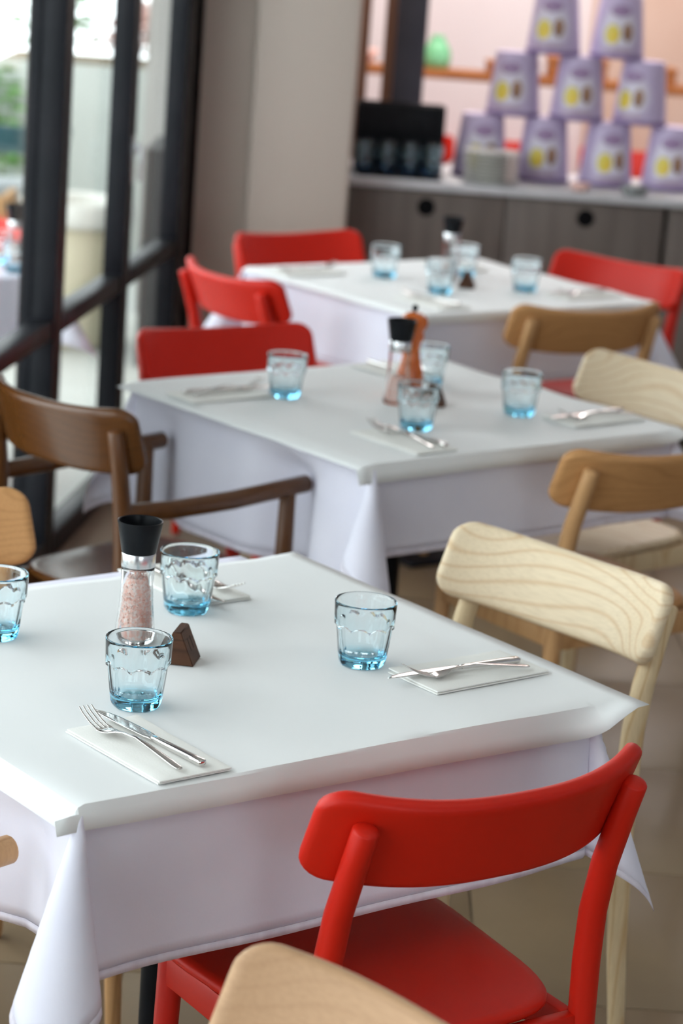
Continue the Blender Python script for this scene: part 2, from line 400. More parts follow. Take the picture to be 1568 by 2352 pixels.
w = ob('worktop', boxme('worktop', 'worktop', -.065, 2.2, -.012, .62, CT - .03, CT, bev=.003), None, cpt(0), CR)
tag(w, 'long pale grey worktop carrying the purple tubs', 'worktop')

# ------------------------------------------------------------------ tables
TABLES = {1: (Vector((-.212, 3.117, 0)), math.radians(39.2)), 2: (Vector((.11, 4.961, 0)), math.radians(39.5)), 3: (Vector((.242, 6.715, 0)), math.radians(38.0))}
HALF = .397
def tpt(t, x, y, z=0.0):
    c, a = TABLES[t]
    return Vector((c.x + x * math.cos(a) - y * math.sin(a), c.y + x * math.sin(a) + y * math.cos(a), z))

def hang(u, v, a, d, seed, flare=.10, bulge=1.0, dents=(), tuck=None):
    """a point of a square cloth laid over a square top of half side a and hanging by d"""
    su = 1 if u >= 0 else -1; sv = 1 if v >= 0 else -1
    p = max(0.0, abs(u) - a); q = max(0.0, abs(v) - a)
    zt = .749
    if p == 0 and q == 0: return Vector((u, v, zt))
    def side(s, along, key):     # outward offset and drop at hanging length s
        wv = math.sin(along * 7.3 + key * 2.1 + seed) * .5 + math.sin(along * 13.7 + key + seed * 1.7) * .3
        ed = max(0.0, 1 - (abs(along) / a) ** 4)
        th = flare * .6 + .10 * wv * ed * min(1, s / .1)
        r = min(s, .012)
        o, z = s * math.sin(max(0.02, th)) + .003 * min(1, s / .008), -(s - .25 * r) * math.cos(th)
        if key == 1:          # chair arms press into the left side
            for pos, depth, inw in dents:
                g = math.exp(-((along - pos) / .075) ** 2); k = min(1.0, max(0.0, s - .03) / (depth - .03))
                o -= (inw + o) * g * k
        return o, z
    if q == 0:
        o, z = side(p, v, 0 if su > 0 else 1); return Vector((su * (a + o), v, zt + z))
    if p == 0:
        o, z = side(q, u, 2 if sv > 0 else 3); return Vector((u, sv * (a + o), zt + z))
    rho = math.hypot(p, q); phi = math.atan2(q, p)          # 0 .. pi/2
    # teardrop loop of developed length pi/2 on the unit sphere around straight down
    r = .2340 * bulge; t = phi / (PI / 2) * (2 * r + 1.5 * PI * r)
    # loop in (X = outward u, Y = outward v): start heading +v, end heading -u
    if t < r: X, Y = 0.0, t
    elif t < r + 1.5 * PI * r:
        an = PI - (t - r) / r; X, Y = r + r * math.cos(an), r + r * math.sin(an)
    else: X, Y = r - (t - r - 1.5 * PI * r), 0.0
    tk = (tuck or {}).get((su, sv), 1.0); X *= tk; Y *= tk
    X += flare * .3; Y += flare * .3
    k = 1.0 / math.sqrt(1 + X * X + Y * Y)
    ease = min(1, rho / .01)
    return Vector((su * (a + .003 * ease + rho * X * k), sv * (a + .003 * ease + rho * Y * k), zt - rho * k + .25 * min(rho, .012)))

def axis_samples(a, dn, dp, n_top, n_side, hem):
    def side(d): return [a + .0015, a + .004, a + .008, a + .014] + [a + .02 + (d - hem - .02) * i / n_side for i in range(n_side + 1)]
    return [-x for x in reversed(side(dn))] + [-a + 2 * a * i / n_top for i in range(n_top + 1)] + side(dp)

def make_cloth(t, label, d=.19, seed=0.0, flare=.10, dents=(), left=None, tuck=None):
    c, a0 = TABLES[t]; hem = .011; a = HALF + .0015
    dl = left or d
    S = axis_samples(a, dl, d, 26, 14, hem); T = axis_samples(a, d, d, 26, 14, hem)
    n = len(S); V = [hang(S[i], T[j], a, d, seed, flare, dents=dents, tuck=tuck) for j in range(n) for i in range(n)]
    F = [(j * n + i, j * n + i + 1, (j + 1) * n + i + 1, (j + 1) * n + i) for j in range(n - 1) for i in range(n - 1)]
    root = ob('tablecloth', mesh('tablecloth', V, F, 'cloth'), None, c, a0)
    tag(root, label, 'tablecloth', 'white tablecloths on the three tables')
    # hem: a doubled band around the border
    S2 = [-a - dl] + S + [a + d]; T2 = [-a - d] + T + [a + d]; n2 = len(S2); hm = MB()
    def lift(u, v):
        return hang(u, v, a, d, seed, flare, dents=dents, tuck=tuck) + Vector(((.0006 if abs(u) > a else 0) * (1 if u > 0 else -1), (.0006 if abs(v) > a else 0) * (1 if v > 0 else -1), 0))
    hm.v = [lift(S2[i], T2[j]) for j in range(n2) for i in range(n2)]
    hm.f = [(j * n2 + i, j * n2 + i + 1, (j + 1) * n2 + i + 1, (j + 1) * n2 + i) for j in range(n2 - 1) for i in range(n2 - 1) if i in (0, n2 - 2) or j in (0, n2 - 2)]
    used = sorted({k for f in hm.f for k in f}); mp_ = {k: q for q, k in enumerate(used)}
    hm.v = [hm.v[k] for k in used]; hm.f = [tuple(mp_[k] for k in f) for f in hm.f]
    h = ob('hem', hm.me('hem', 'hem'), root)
    for o in (root, h):
        so = o.modifiers.new('thick', 'SOLIDIFY'); so.thickness = .0008; so.offset = -1 if o is root else 0
    return root

def make_paper(t, label, x0, x1, y0, y1, rot, seed, lip=52):
    """topper sheet: flat on the top, folded down where it passes the table edge (front and left), free at the back"""
    c, a0 = TABLES[t]; a = HALF + .006
    n = 44; xs = sorted([x0 + (x1 - x0) * i / n for i in range(n + 1)] + [-a - .001, -a - .006, -a + .004, a + .001, a - .004, a + .006])
    ys = sorted([y0 + (y1 - y0) * i / n for i in range(n + 1)] + [-a - .001, -a - .006, -a + .004, a + .001, a + .006])
    xs = [x for x in xs if x0 <= x <= x1]; ys = [y for y in ys if y0 <= y <= y1]
    V = []
    cr, sr = math.cos(rot), math.sin(rot)
    for y in ys:
        for x in xs:
            X, Y = x * cr - y * sr, x * sr + y * cr
            q = max(0, -a - Y); p = max(0, -a - X); pr = max(0, X - a); qb = max(0, Y - a)
            z = .7512 + .0016 * noise.noise(Vector((X * 4.2 + seed, Y * 4.2, seed))) + .0007 * noise.noise(Vector((X * 11, Y * 11 + seed, 1)))
            fx, fy = X, Y
            if q > 0:      # folded over the front edge, stiff: leans out
                w = min(1.0, max(0.0, 1 - (X - a + .05) / .09)); w = w * w * (3 - 2 * w)
                an = math.radians(70) * w
                fy = -a - q * math.cos(an); z -= q * math.sin(an)
            if p > 0:
                an = math.radians(lip) * max(.06, 1 - q / .010)
                fx = -a - p * math.cos(an); z -= p * math.sin(an)
            rim = x1 - x
            if rim < .022 and Y > -a: z += .0045 * (1 - rim / .022) ** 1.5 * (.6 + .4 * math.sin(Y * 23))
            if pr > 0: z += pr * .04
            if qb > 0: z -= qb * .3
            V.append((fx, fy, z))
    nx = len(xs)
    F = [(j * nx + i, j * nx + i + 1, (j + 1) * nx + i + 1, (j + 1) * nx + i) for j in range(len(ys) - 1) for i in range(nx - 1)]
    me = mesh('paper_topper', V, F, 'paper')
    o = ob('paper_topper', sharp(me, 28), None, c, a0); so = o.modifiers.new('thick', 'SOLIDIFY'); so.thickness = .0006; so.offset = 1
    tag(o, label, 'paper topper', 'paper toppers on the tablecloths')
    return o

def make_table(t, label):
    c, a0 = TABLES[t]
    r = empty('dining_table', c, a0); tag(r, label, 'table', 'square dining tables')
    ob('tabletop', boxme('tabletop', 'board', -HALF + .002, HALF - .002, -HALF + .002, HALF - .002, .720, .7475, bev=.004), r)
    ob('column', MB().lathe([(0, .03), (.05, .03), (.05, .035), (.0235, .06), (.0225, .10), (.0225, .70), (.05, .705), (.05, .719), (0, .719)], 24).me('column', 'black'), r)
    ob('base_plate', sharp(MB().box(-.22, .22, -.22, .22, 0, .012, .004).lathe([(0, .012), (.075, .012), (.07, .022), (.045, .032), (0, .032)], 24).me('base_plate', 'black')), r)
    return r

make_table(1, 'square dining table nearest the camera under its white cloth')
make_table(2, 'square dining table in the middle of the row under its white cloth')
make_table(3, 'square dining table farthest back, in front of the grey counter')
make_cloth(1, 'white linen tablecloth on the nearest table, behind the large red chair', .219, 0.4, .11, ((-.264, .08, .030),), tuck={(1, -1): .60})
make_cloth(2, 'white tablecloth on the middle table with the orange pepper mill', .186, 2.2, .10, ((-.135, .08, .060), (.285, .08, .016)), .275, {(-1, 1): .62})
make_cloth(3, 'white tablecloth on the farthest table, nearest the counter', .20, 4.1, .10)
make_paper(1, 'white paper topper on the nearest table with its corner sticking out at right', -.431, .492, -.440, .394, math.radians(-1.2), 3.0)
make_paper(2, 'white paper topper on the middle table beneath the pepper mill', -.452, .425, -.436, .402, math.radians(.6), 9.0, 9)
make_paper(3, 'white paper topper on the farthest table by the counter', -.425, .43, -.428, .393, math.radians(0), 15.0, 25)

# ------------------------------------------------------------------ chairs
def backrest_mesh(width, zmid, ymid, height, mname, curve=.074, tilt=.42, dip=.019):
    th = .021; rc = .032; nu, nv = 40, 16
    def clus(i, n):
        s = -1 + 2 * i / n; return math.copysign(1 - (1 - abs(s)) ** 1.7, s)
    V = []; F = []; hw = width / 2
    for side in (1, -1):
        for j in range(nv + 1):
            for i in range(nu + 1):
                s, t = clus(i, nu), clus(j, nv)
                x = s * hw
                # end outline: rounded corners, and ends a little shorter than the middle
                dx = hw - abs(x); hh = height / 2
                if dx < rc: hh = hh - rc + math.sqrt(max(0, rc * rc - (rc - dx) ** 2)) + 1e-5
                zz = t * hh
                d = min(dx + .001, (hh - abs(zz)) if dx > rc else min(hh - abs(zz) + .0, dx + 1) )
                d = min(d, dx)
                r = .0095; e = 1.0 if d >= r else math.sqrt(max(0, 1 - (1 - max(0, d) / r) ** 2))
                u = x / hw * (width / .46)
                z = zmid + zz
                au = abs(u)
                z -= dip * (1 - au ** 2.2)
                yc = ymid + curve * au ** 2.7 - (zz - dip * (1 - au ** 2.2)) * tilt
                nx, ny = -2.7 * curve * math.copysign(au ** 1.7, u) / .23, 1.0; ln = math.hypot(nx, ny)
                o = side * th / 2 * e
                V.append((x + nx / ln * o, yc + ny / ln * o, z + o * tilt))
    n1 = (nu + 1) * (nv + 1)
    for side in (0, 1):
        for j in range(nv):
            for i in range(nu):
                a = side * n1 + j * (nu + 1) + i; q = (a, a + 1, a + nu + 2, a + nu + 1)
                F.append(q if side == 1 else tuple(reversed(q)))
    bm = bmesh.new(); vs = [bm.verts.new(v) for v in V]
    for f in F:
        try: bm.faces.new([vs[k] for k in f])
        except ValueError: pass
    bmesh.ops.remove_doubles(bm, verts=bm.verts[:], dist=.0004)
    bmesh.ops.recalc_face_normals(bm, faces=bm.faces[:])
    me = bpy.data.meshes.new('backrest'); bm.to_mesh(me); bm.free()
    me.polygons.foreach_set('use_smooth', [True] * len(me.polygons)); me.materials.append(M[mname])
    return me

def seat_mesh(mname, zt=.452, yshift=0.0):
    th = .017; n = 56; V = []; F = []
    def outline(a):
        c, s = math.cos(a), math.sin(a); e = 2 / 5.0
        x = math.copysign(abs(c) ** e, c); y = math.copysign(abs(s) ** e, s)
        wv = .203 + .018 * y - .0 ; return x * wv * (1.0 if y > 0 else 1.0), y * .208 + .006 + yshift
    levels = [(.0, 0, 0), (.35, 0, 0), (.7, 0, 0), (.93, 0, .0), (.985, 0, .0015), (1.0, 0, .006), (1.0, 1, .006), (.985, 1, .0015), (.93, 1, 0), (0, 1, 0)]
    rings = []
    for sc, bot, inset in levels:
        dish = lambda x, y: -.010 * max(0, 1 - (x / .19) ** 2) * max(0, 1 - ((y + .02) / .21) ** 2)
        if sc == 0:
            rings.append([len(V)]); V.append((0, yshift, zt - (th if bot else 0) + dish(0, 0))); continue
        idx = []
        for k in range(n):
            x, y = outline(2 * PI * k / n); x *= sc; y = (y - yshift) * sc + yshift
            z = zt - inset if not bot else zt - th + inset
            idx.append(len(V)); V.append((x, y, z + dish(x, y - yshift)))
        rings.append(idx)
    for a, b in zip(rings, rings[1:]):
        for k in range(n):
            k2 = (k + 1) % n
            if len(a) == 1: F.append((a[0], b[k], b[k2]))
            elif len(b) == 1: F.append((a[k2], a[k], b[0]))
            else: F.append((a[k2], a[k], b[k], b[k2]))
    return mesh('seat', V, F, mname)

CH_CACHE = {}
def chair_parts(wd, arms):
    key = (wd, arms)
    if key in CH_CACHE: return CH_CACHE[key]
    leg = wd + '_leg' if wd + '_leg' in M else wd
    P = []
    if not arms:
        P.append(('seat', seat_mesh(wd)))
        P.append(('backrest', backrest_mesh(.466, .742, -.272, .120, wd)))
        for s in (-1, 1):
            P.append(('rear_leg', MB().tube([(s * .212, -.232, .004), (s * .206, -.212, .2), (s * .202, -.200, .40), (s * .200, -.200, .50), (s * .198, -.205, .57), (s * .197, -.219, .64), (s * .196, -.244, .715), (s * .196, -.259, .757)],
                      [.0125, .0155, .0175, .0180, .0178, .0172, .0165, .0160], 18).me('rear_leg', leg)))
            P.append(('front_leg', MB().tube([(s * .192, .186, .004), (s * .186, .178, .22), (s * .182, .172, .437)], [.0125, .0155, .0175], 18).me('front_leg', leg)))
            P.append(('side_rail', boxme('side_rail', leg, min(s * .176, s * .196), max(s * .176, s * .196), -.19, .165, .385, .430, bev=.004)))
        P.append(('front_rail', boxme('front_rail', leg, -.172, .172, .162, .182, .385, .430, bev=.004)))
        P.append(('rear_rail', boxme('rear_rail', leg, -.190, .190, -.207, -.188, .385, .430, bev=.004)))
    else:
        P.append(('seat', seat_mesh(wd, .452, .035)))
        P.append(('backrest', backrest_mesh(.415, .780, -.252, .128, wd, curve=.095, tilt=.32, dip=.012)))
        for s in (-1, 1):
            P.append(('rear_leg', MB().tube([(s * .205, -.245, .004), (s * .200, -.222, .2), (s * .194, -.200, .42), (s * .190, -.198, .54), (s * .186, -.202, .64), (s * .182, -.212, .73), (s * .181, -.224, .795)],
                      [.013, .016, .018, .0185, .018, .0165, .016], 18).me('rear_leg', leg)))
            P.append(('front_leg', MB().tube([(s * .214, .206, .004), (s * .212, .202, .3), (s * .212, .200, .50), (s * .213, .200, .640)], [.013, .0165, .018, .016], 18).me('front_leg', leg)))
            P.append(('armrest', MB().tube([(s * .188, -.205, .640), (s * .206, -.10, .638), (s * .214, .05, .640), (s * .216, .16, .646), (s * .216, .246, .650)], [.0165, .018, .0185, .018, .0175], 18).me('armrest', leg)))
            P.append(('side_rail', boxme('side_rail', leg, min(s * .182, s * .202), max(s * .182, s * .202), -.19, .19, .385, .430, bev=.004)))
        P.append(('front_rail', boxme('front_rail', leg, -.198, .198, .188, .208, .385, .430, bev=.004)))
        P.append(('rear_rail', boxme('rear_rail', leg, -.188, .188, -.212, -.192, .385, .430, bev=.004)))
    CH_CACHE[key] = P
    return P

def chair(x, y, deg, wd, label, arms=False, group=None, z=0.0):
    r = empty('armchair' if arms else 'dining_chair', (x, y, z), math.radians(deg))
    tag(r, label, 'chair', group or 'chairs around the dining tables')
    for nm, me in chair_parts(wd, arms): ob(nm, me, r)
    return r
chair(.070, 2.845, 34.2, 'red', 'large red lacquered chair in front, its back to the camera, nearest of the red chairs')
chair(.186, 3.504, 132.5, 'ash', 'pale ash chair with bold grain on its backrest, right of the nearest table')
chair(-.082, 1.804, 130, 'tan_wood', 'blurred pale wooden chair cut off by the bottom edge of the photo')
chair(-.400, 4.587, -43.7, 'walnut', 'dark brown armchair left of the middle table, empty with both arms in view', True)
chair(-.5661, 3.504, 218, 'oak', 'brown wooden chair at the left edge beyond the nearest table, only a backrest end showing')
chair(-.690, 2.630, -45, 'oak', 'wooden armchair at the left edge, only its arm end showing by the nearest table', True)
chair(-.176, 5.318, 213.9, 'red', 'dark red chair behind the middle table, its wide backrest facing the camera')
chair(-.155, 6.559, -54.5, 'red', 'red chair left of the farthest table, seen from behind with its post showing')
chair(-.055, 7.093, 217.9, 'red', 'red chair behind the farthest table, against the beige pillar')
chair(.642, 6.998, 141.5, 'red', 'bright red chair at the right end of the farthest table, before the counter')
chair(.498, 6.473, 30, 'oak', 'tan wooden chair in front of the farthest table, its back to the camera')
chair(.531, 5.256, 130, 'ash', 'pale ash chair at the right side of the middle table, cut by the photo edge')
chair(.473, 4.752, 36, 'oak', 'ash chair with shade in its brown colour, in front of the middle table, back to the camera, seat in view')

# ------------------------------------------------------------------ tumblers
def tumbler_mesh(h=.091, rt=.043, rb=.0315, seg=80, nfl=10):
    def outer(z, th):
        t = z / h
        band = .0395 + (rt - .0395) * ((z - .055) / (h - .055)) if z > .055 else .0395
        band = rt - .0017 * ((h - z) / .04) if z > .05 else rt - .0017
        lower = rb + (.0392 - rb) * max(0, min(1, z / .058)) ** .8
        ph = (th * nfl / (2 * PI)) % 1.0 - .5
        # flat-ish flutes with ridges between them
        fl = lower * (1 - .030 * (1 - (2 * abs(ph)) ** 2)) + .0002
        zt = .0535 + .0065 * (1 - (2 * abs(ph)) ** 2) - .002
        k = (z - zt) / .0030; k = max(0, min(1, k)); k = k * k * (3 - 2 * k)
        r = fl * (1 - k) + band * k
        if z < .004: r -= (.004 - z) * .5
        return r
    zs = [0, .0012, .003, .006] + [.009 + .003 * i for i in range(13)] + [.0475 + .0011 * i for i in range(15)] + [.0655, .070, .076, .082, .087, h - .0014]
    V = []; F = []; rings = []
    def ring(fn, z):
        rings.append(list(range(len(V), len(V) + seg)))
        for k in range(seg):
            a = 2 * PI * k / seg; r = fn(z, a); V.append((r * math.cos(a), r * math.sin(a), z))
    rings.append([0]); V.append((0, 0, .0015))
    ring(lambda z, a: rb * .7, .0012)
    for z in zs: ring(outer, z)
    ring(lambda z, a: rt - .0004, h - .0003); ring(lambda z, a: rt - .0011, h); ring(lambda z, a: rt - .0020, h - .0006)
    def inner(z, a):
        return .0265 + (rt - .0024 - .0265) * min(1, ((z - .013) / (h - .013))) ** .62
    for z in (.086, .08, .073, .066, .059, .052, .045, .038, .031, .025, .020, .0165): ring(inner, z)
    ring(lambda z, a: .0245, .0138); ring(lambda z, a: .018, .0122)
    rings.append([len(V)]); V.append((0, 0, .0116))
    for a, b in zip(rings, rings[1:]):
        for k in range(seg):
            k2 = (k + 1) % seg
            if len(a) == 1: F.append((a[0], b[k2], b[k]))
            elif len(b) == 1: F.append((a[k], a[k2], b[0]))
            else: F.append((a[k], a[k2], b[k2], b[k]))
    return mesh('tumbler', V, F, 'blue_glass')
TUM = tumbler_mesh()
TUM_TEAL = TUM.copy(); TUM_TEAL.materials[0] = M['teal_glass']
ZT = .7530
def tumbler(x, y, label, rz=0.0, z=ZT, group='aqua tumblers on the dining tables', sc=(1, 1, 1)):
    o = ob('tumbler', TUM, None, (x, y, z), rz); o.scale = sc
    return tag(o, label, 'glass', group)
G = 'aqua glass tumbler '
tumbler(-.2437, 2.907, G + 'nearest the camera, above the front fork and knife', .2)
tumbler(.0426, 3.150, G + 'standing alone beside the right napkin of the nearest table', .5)
tumbler(-.2140, 3.342, G + 'just behind the big salt mill of the nearest table', .1)
tumbler(-.463, 3.153, G + 'cut in half by the left edge of the photo', .4)
tumbler(-.1366, 4.958, G + 'at the left of the middle table, before the dark red chair', .3)
tumbler(.1369, 4.730, G + 'in front of the middle table\'s salt mill', .0)
tumbler(.3565, 4.949, G + 'at the right of the middle table beside its cutlery', .6)
tumbler(.168, 5.195, G + 'hidden behind the orange pepper mill', .2)
tumbler(.0707, 6.763, G + 'at the left of the farthest table below the red backrest', .1)
tumbler(.2231, 6.544, G + 'at the front of the farthest table before its mill', .35)
tumbler(.4662, 6.696, G + 'at the right of the farthest table', .5)
tumbler(.299, 6.890, G + 'at the back of the farthest table, behind its mill', .0)

# ------------------------------------------------------------------ salt mills, pepper mill, markers
def salt_meshes(top, seed, n=520):
    rnd = random.Random(seed)
    def rin(z): return gprof(z) - .0026
    mb = MB()
    zs = [.006 + (top - .006) * i / 9 for i in range(10)]
    prof = [(0, .0055)] + [(max(.004, rin(z) - .0014 - (.004 * max(0, (z - top + .02) / .02) if z > top - .02 else 0)), z) for z in zs] + [(0, top + .001)]
    mb.lathe(prof, 20)
    for k in range(n):
        z = .007 + (top - .003) * rnd.random() ** .95; a = rnd.random() * 2 * PI
        rr = rin(min(z, top)) - .0016 - (.004 * max(0, (z - top + .02) / .02))
        if z > top - .012: rr *= math.sqrt(rnd.random())
        c = Vector((rr * math.cos(a), rr * math.sin(a), z)); s = .0012 + .0015 * rnd.random()
        R = Matrix.Rotation(rnd.random() * 6, 3, 'X') @ Matrix.Rotation(rnd.random() * 6, 3, 'Z')
        v = [c + R @ Vector(p) * s for p in ((1, 0, 0), (-1, .1, 0), (0, 1.1, .1), (.1, -.9, 0), (0, .1, 1.2), (0, 0, -1))]
        mb.add(v, [(0, 2, 4), (2, 1, 4), (1, 3, 4), (3, 0, 4), (2, 0, 5), (1, 2, 5), (3, 1, 5), (0, 3, 5)])
    return mb.me('salt', 'pink_salt', False)
def gprof(z):      # outer radius of the glass body
    pts = [(0, .0285), (.004, .0295), (.012, .0290), (.035, .0258), (.06, .0232), (.085, .0222), (.105, .0226), (.118, .0232)]
    for (z0, r0), (z1, r1) in zip(pts, pts[1:]):
        if z <= z1: t = max(0, (z - z0) / (z1 - z0)); return r0 + (r1 - r0) * t
    return pts[-1][1]
gz = [0, .002, .006, .012, .02, .03, .04, .05, .06, .07, .08, .09, .10, .11, .117]
MILL_GLASS = MB().lathe([(0, .0005)] + [(gprof(z) - (.002 if z == 0 else 0), z) for z in gz] + [(gprof(.117) - .0022, .117)] + [(gprof(z) - .0024, z) for z in reversed(gz[2:-1])] + [(0, .005)], 48).me('glass_body', 'clear_glass')
MILL_RING = sharp(MB().lathe([(.0200, .115), (.0233, .1152), (.0236, .117), (.0236, .1325), (.0230, .134), (.0200, .134)], 40, closed=True).me('steel_ring', 'ring'))
MILL_CAP = sharp(MB().lathe([(0, .1342), (.0235, .1342), (.0240, .1355), (.0312, .1765), (.0312, .1785), (.0300, .1790), (.0288, .1780), (.0235, .150), (0, .149)], 48).me('grinder_cap', 'cap'))
MILL_NOB = sharp(MB().box(-.006, .006, -.013, .013, .150, .166, .002).me('cap_insert', 'cap'))
def salt_mill(x, y, label, top, seed, rz=0.0):
    r = empty('salt_mill', (x, y, ZT), rz); tag(r, label, 'salt mill', 'salt mills on the tables')
    ob('glass_body', MILL_GLASS, r); s = ob('salt', salt_meshes(top, seed), r); tag(s, 'coarse pink salt crystals', kind='stuff')
    ob('steel_ring', MILL_RING, r); ob('grinder_cap', MILL_CAP, r); ob('cap_insert', MILL_NOB, r)
    return r
salt_mill(-.2715, 3.155, 'salt mill full of pink salt under a black cap, on the nearest table', .099, 1, .5)
salt_mill(.098, 4.972, 'salt mill half full of pink salt beside the orange pepper mill', .055, 2, .1)
salt_mill(.2560, 6.800, 'salt mill with black cap on the farthest table before the counter', .030, 3, .2)

pp = empty('pepper_mill', (.124, 5.035, ZT)); pp.scale = (1.1, 1.1, 1.12); tag(pp, 'orange lacquered wooden pepper mill with turned waist on the middle table', 'pepper mill')
ob('body', MB().lathe([(0, 0), (.026, 0), (.027, .003), (.0265, .012), (.025, .02), (.0262, .035), (.0255, .05), (.0205, .066), (.0160, .085), (.0150, .098), (.0180, .110), (.0215, .116), (.0215, .119), (0, .119)], 36).me('body', 'orange_wood'), pp)
ob('head', MB().lathe([(0, .1195), (.0215, .1195), (.0222, .123), (.019, .128), (.0225, .134), (.0270, .143), (.0272, .150), (.0235, .158), (.0150, .164), (.006, .1665), (0, .167)], 36).me('head', 'orange_wood'), pp)
ob('top_knob', MB().lathe([(0, .166), (.0035, .166), (.0032, .169), (.0062, .172), (.0062, .177), (.004, .180), (0, .181)], 20).me('top_knob', 'cap'), pp)

def marker(x, y, rz, label, txt=None):
    w, tw, d, h = .025, .0055, .024, .046
    v = [(-w, -d, 0), (w, -d, 0), (w, d, 0), (-w, d, 0), (-tw, -d, h), (tw, -d, h), (tw, d, h), (-tw, d, h)]
    me = sharp(MB().add(v, [(3, 2, 1, 0), (4, 5, 6, 7), (0, 1, 5, 4), (1, 2, 6, 5), (2, 3, 7, 6), (3, 0, 4, 7)]).me('table_marker', 'dark_wood', False))
    bm = bmesh.new(); bm.from_mesh(me); bmesh.ops.bevel(bm, geom=bm.edges[:], offset=.0011, segments=2, affect='EDGES'); bm.to_mesh(me); bm.free()
    o = ob('table_marker', me, None, (x, y, ZT), rz); tag(o, label, 'table marker', 'wooden table markers')
    if txt:
        cu = bpy.data.curves.new('number', 'FONT'); cu.body = txt; cu.size = .026; cu.align_x = 'CENTER'; cu.align_y = 'CENTER'; cu.extrude = .0002; cu.space_character = 1.1
        cu.materials.append(M['engrave'])
        tmp = bpy.data.objects.new('number', cu); COL.objects.link(tmp); bpy.context.view_layer.update()
        nm = bpy.data.meshes.new_from_object(tmp.evaluated_get(bpy.context.evaluated_depsgraph_get())); bpy.data.objects.remove(tmp, do_unlink=True)
        t = ob('number', nm, o)
        sl = math.atan2(h, w - tw)
        nrm = Vector((math.sin(sl), 0, math.cos(sl))); upv = Vector((-math.cos(sl), 0, math.sin(sl))); rtv = Vector((0, 1, 0))
        ctr = Vector(((w + tw) / 2, 0, h / 2)) + nrm * .0001 + upv * .002
        t.matrix_local = Matrix(((rtv.x, upv.x, nrm.x, ctr.x), (rtv.y, upv.y, nrm.y, ctr.y), (rtv.z, upv.z, nrm.z, ctr.z), (0, 0, 0, 1)))
    return o
marker(-.205, 3.106, math.radians(-8), 'dark wooden wedge-shaped table number beside the big salt mill', '11')
marker(.178, 4.985, math.radians(-8), 'small dark table marker beside the middle table\'s mills, mostly hidden by a tumbler')
marker(.302, 6.675, math.radians(-8), 'small dark wooden marker on the farthest table')

# ------------------------------------------------------------------ napkins and cutlery
def napkin_mesh(seed, lx=.103, ly=.203):
    mb = MB(); nx, ny = 14, 24
    def sheet(z0, th, dx, dy, lift):
        V = []; F = []
        for top in (0, 1):
            for j in range(ny + 1):
                for i in range(nx + 1):
                    u, v = -1 + 2 * i / nx, -1 + 2 * j / ny
                    x = u * lx / 2 + dx; y = v * ly / 2 + dy
                    e = min(1, (1 - abs(u)) * 9) * min(1, (1 - abs(v)) * 14)
                    puff = .0012 * noise.noise(Vector((x * 22 + seed, y * 16, seed))) * e
                    z = z0 + (th * (.55 + .45 * e) if top else 0) + (puff if top else 0) + lift * max(0, v - .3) * max(0, u + .2)
                    V.append((x, y, max(z, z0)))
        n1 = (nx + 1) * (ny + 1)
        for j in range(ny):
            for i in range(nx):
                a = j * (nx + 1) + i; q = (a, a + 1, a + nx + 2, a + nx + 1)
                F.append(tuple(reversed(q))); F.append(tuple(k + n1 for k in q))
        edge = [i for i in range(nx + 1)] + [j * (nx + 1) + nx for j in range(1, ny + 1)] + [ny * (nx + 1) + i for i in range(nx - 1, -1, -1)] + [j * (nx + 1) for j in range(ny - 1, 0, -1)]
        for a, b in zip(edge, edge[1:] + edge[:1]): F.append((a, b, b + n1, a + n1))
        mb.add(V, F)
    sheet(0, .0026, 0, 0, 0.0)
    sheet(.0027, .0030, .0012, -.0015, .003)
    return sharp(mb.me('napkin', 'napkin'), 50)
NAPS = [napkin_mesh(s) for s in (1.3, 4.7, 8.1)]

def loft(mb, secs, seg=10):
    """secs: (center, half width along x, half thickness along z); rounded flat sections along y"""
    V = []; F = []
    for c, hw, ht in secs:
        for k in range(seg):
            a = 2 * PI * k / seg; ca, sa = math.cos(a), math.sin(a); e = .55
            V.append((c[0] + hw * math.copysign(abs(ca) ** e, ca), c[1], c[2] + ht * math.copysign(abs(sa) ** e, sa)))
    n = len(secs)
    for i in range(n - 1):
        for k in range(seg):
            k2 = (k + 1) % seg; F.append((i * seg + k2, i * seg + k, (i + 1) * seg + k, (i + 1) * seg + k2))
    F.append(tuple(range(seg))); F.append(tuple((n - 1) * seg + k for k in reversed(range(seg))))
    mb.add(V, F)

def fork_mesh():
    mb = MB(); Lh = .198
    def z(s):     # s from handle end (0) to tine tips (Lh)
        t = s / Lh
        pts = [(0, .0015), (.15, .0045), (.35, .0105), (.5, .0125), (.62, .0085), (.70, .0038), (.76, .0020), (.84, .0045), (.92, .0105), (1.0, .019)]
        for (a, b), (c, d) in zip(pts, pts[1:]):
            if t <= c:
                u = (t - a) / (c - a); return b + (d - b) * (u * u * (3 - 2 * u) * .5 + u * .5)
        return pts[-1][1]
    hw = [(0, .0030), (.02, .0052), (.05, .0056), (.25, .0046), (.45, .0030), (.58, .0026), (.64, .0042), (.69, .0095), (.73, .0118), (.77, .0122), (.79, .0122)]
    loft(mb, [((0, t * Lh, z(t * Lh) + .0012), w, .0011 if t < .6 else .0009) for t, w in hw])
    for k in range(4):
        x0 = (-1.5 + k) * .0064
        loft(mb, [((x0 * (1 - .06 * (t - .77) / .23), t * Lh, z(t * Lh) + .0012), .0021 - .0010 * (t - .77) / .23, .0009) for t in (.77, .82, .87, .91, .95, .985, 1.0)], 8)
    return mb.me('fork', 'steel')
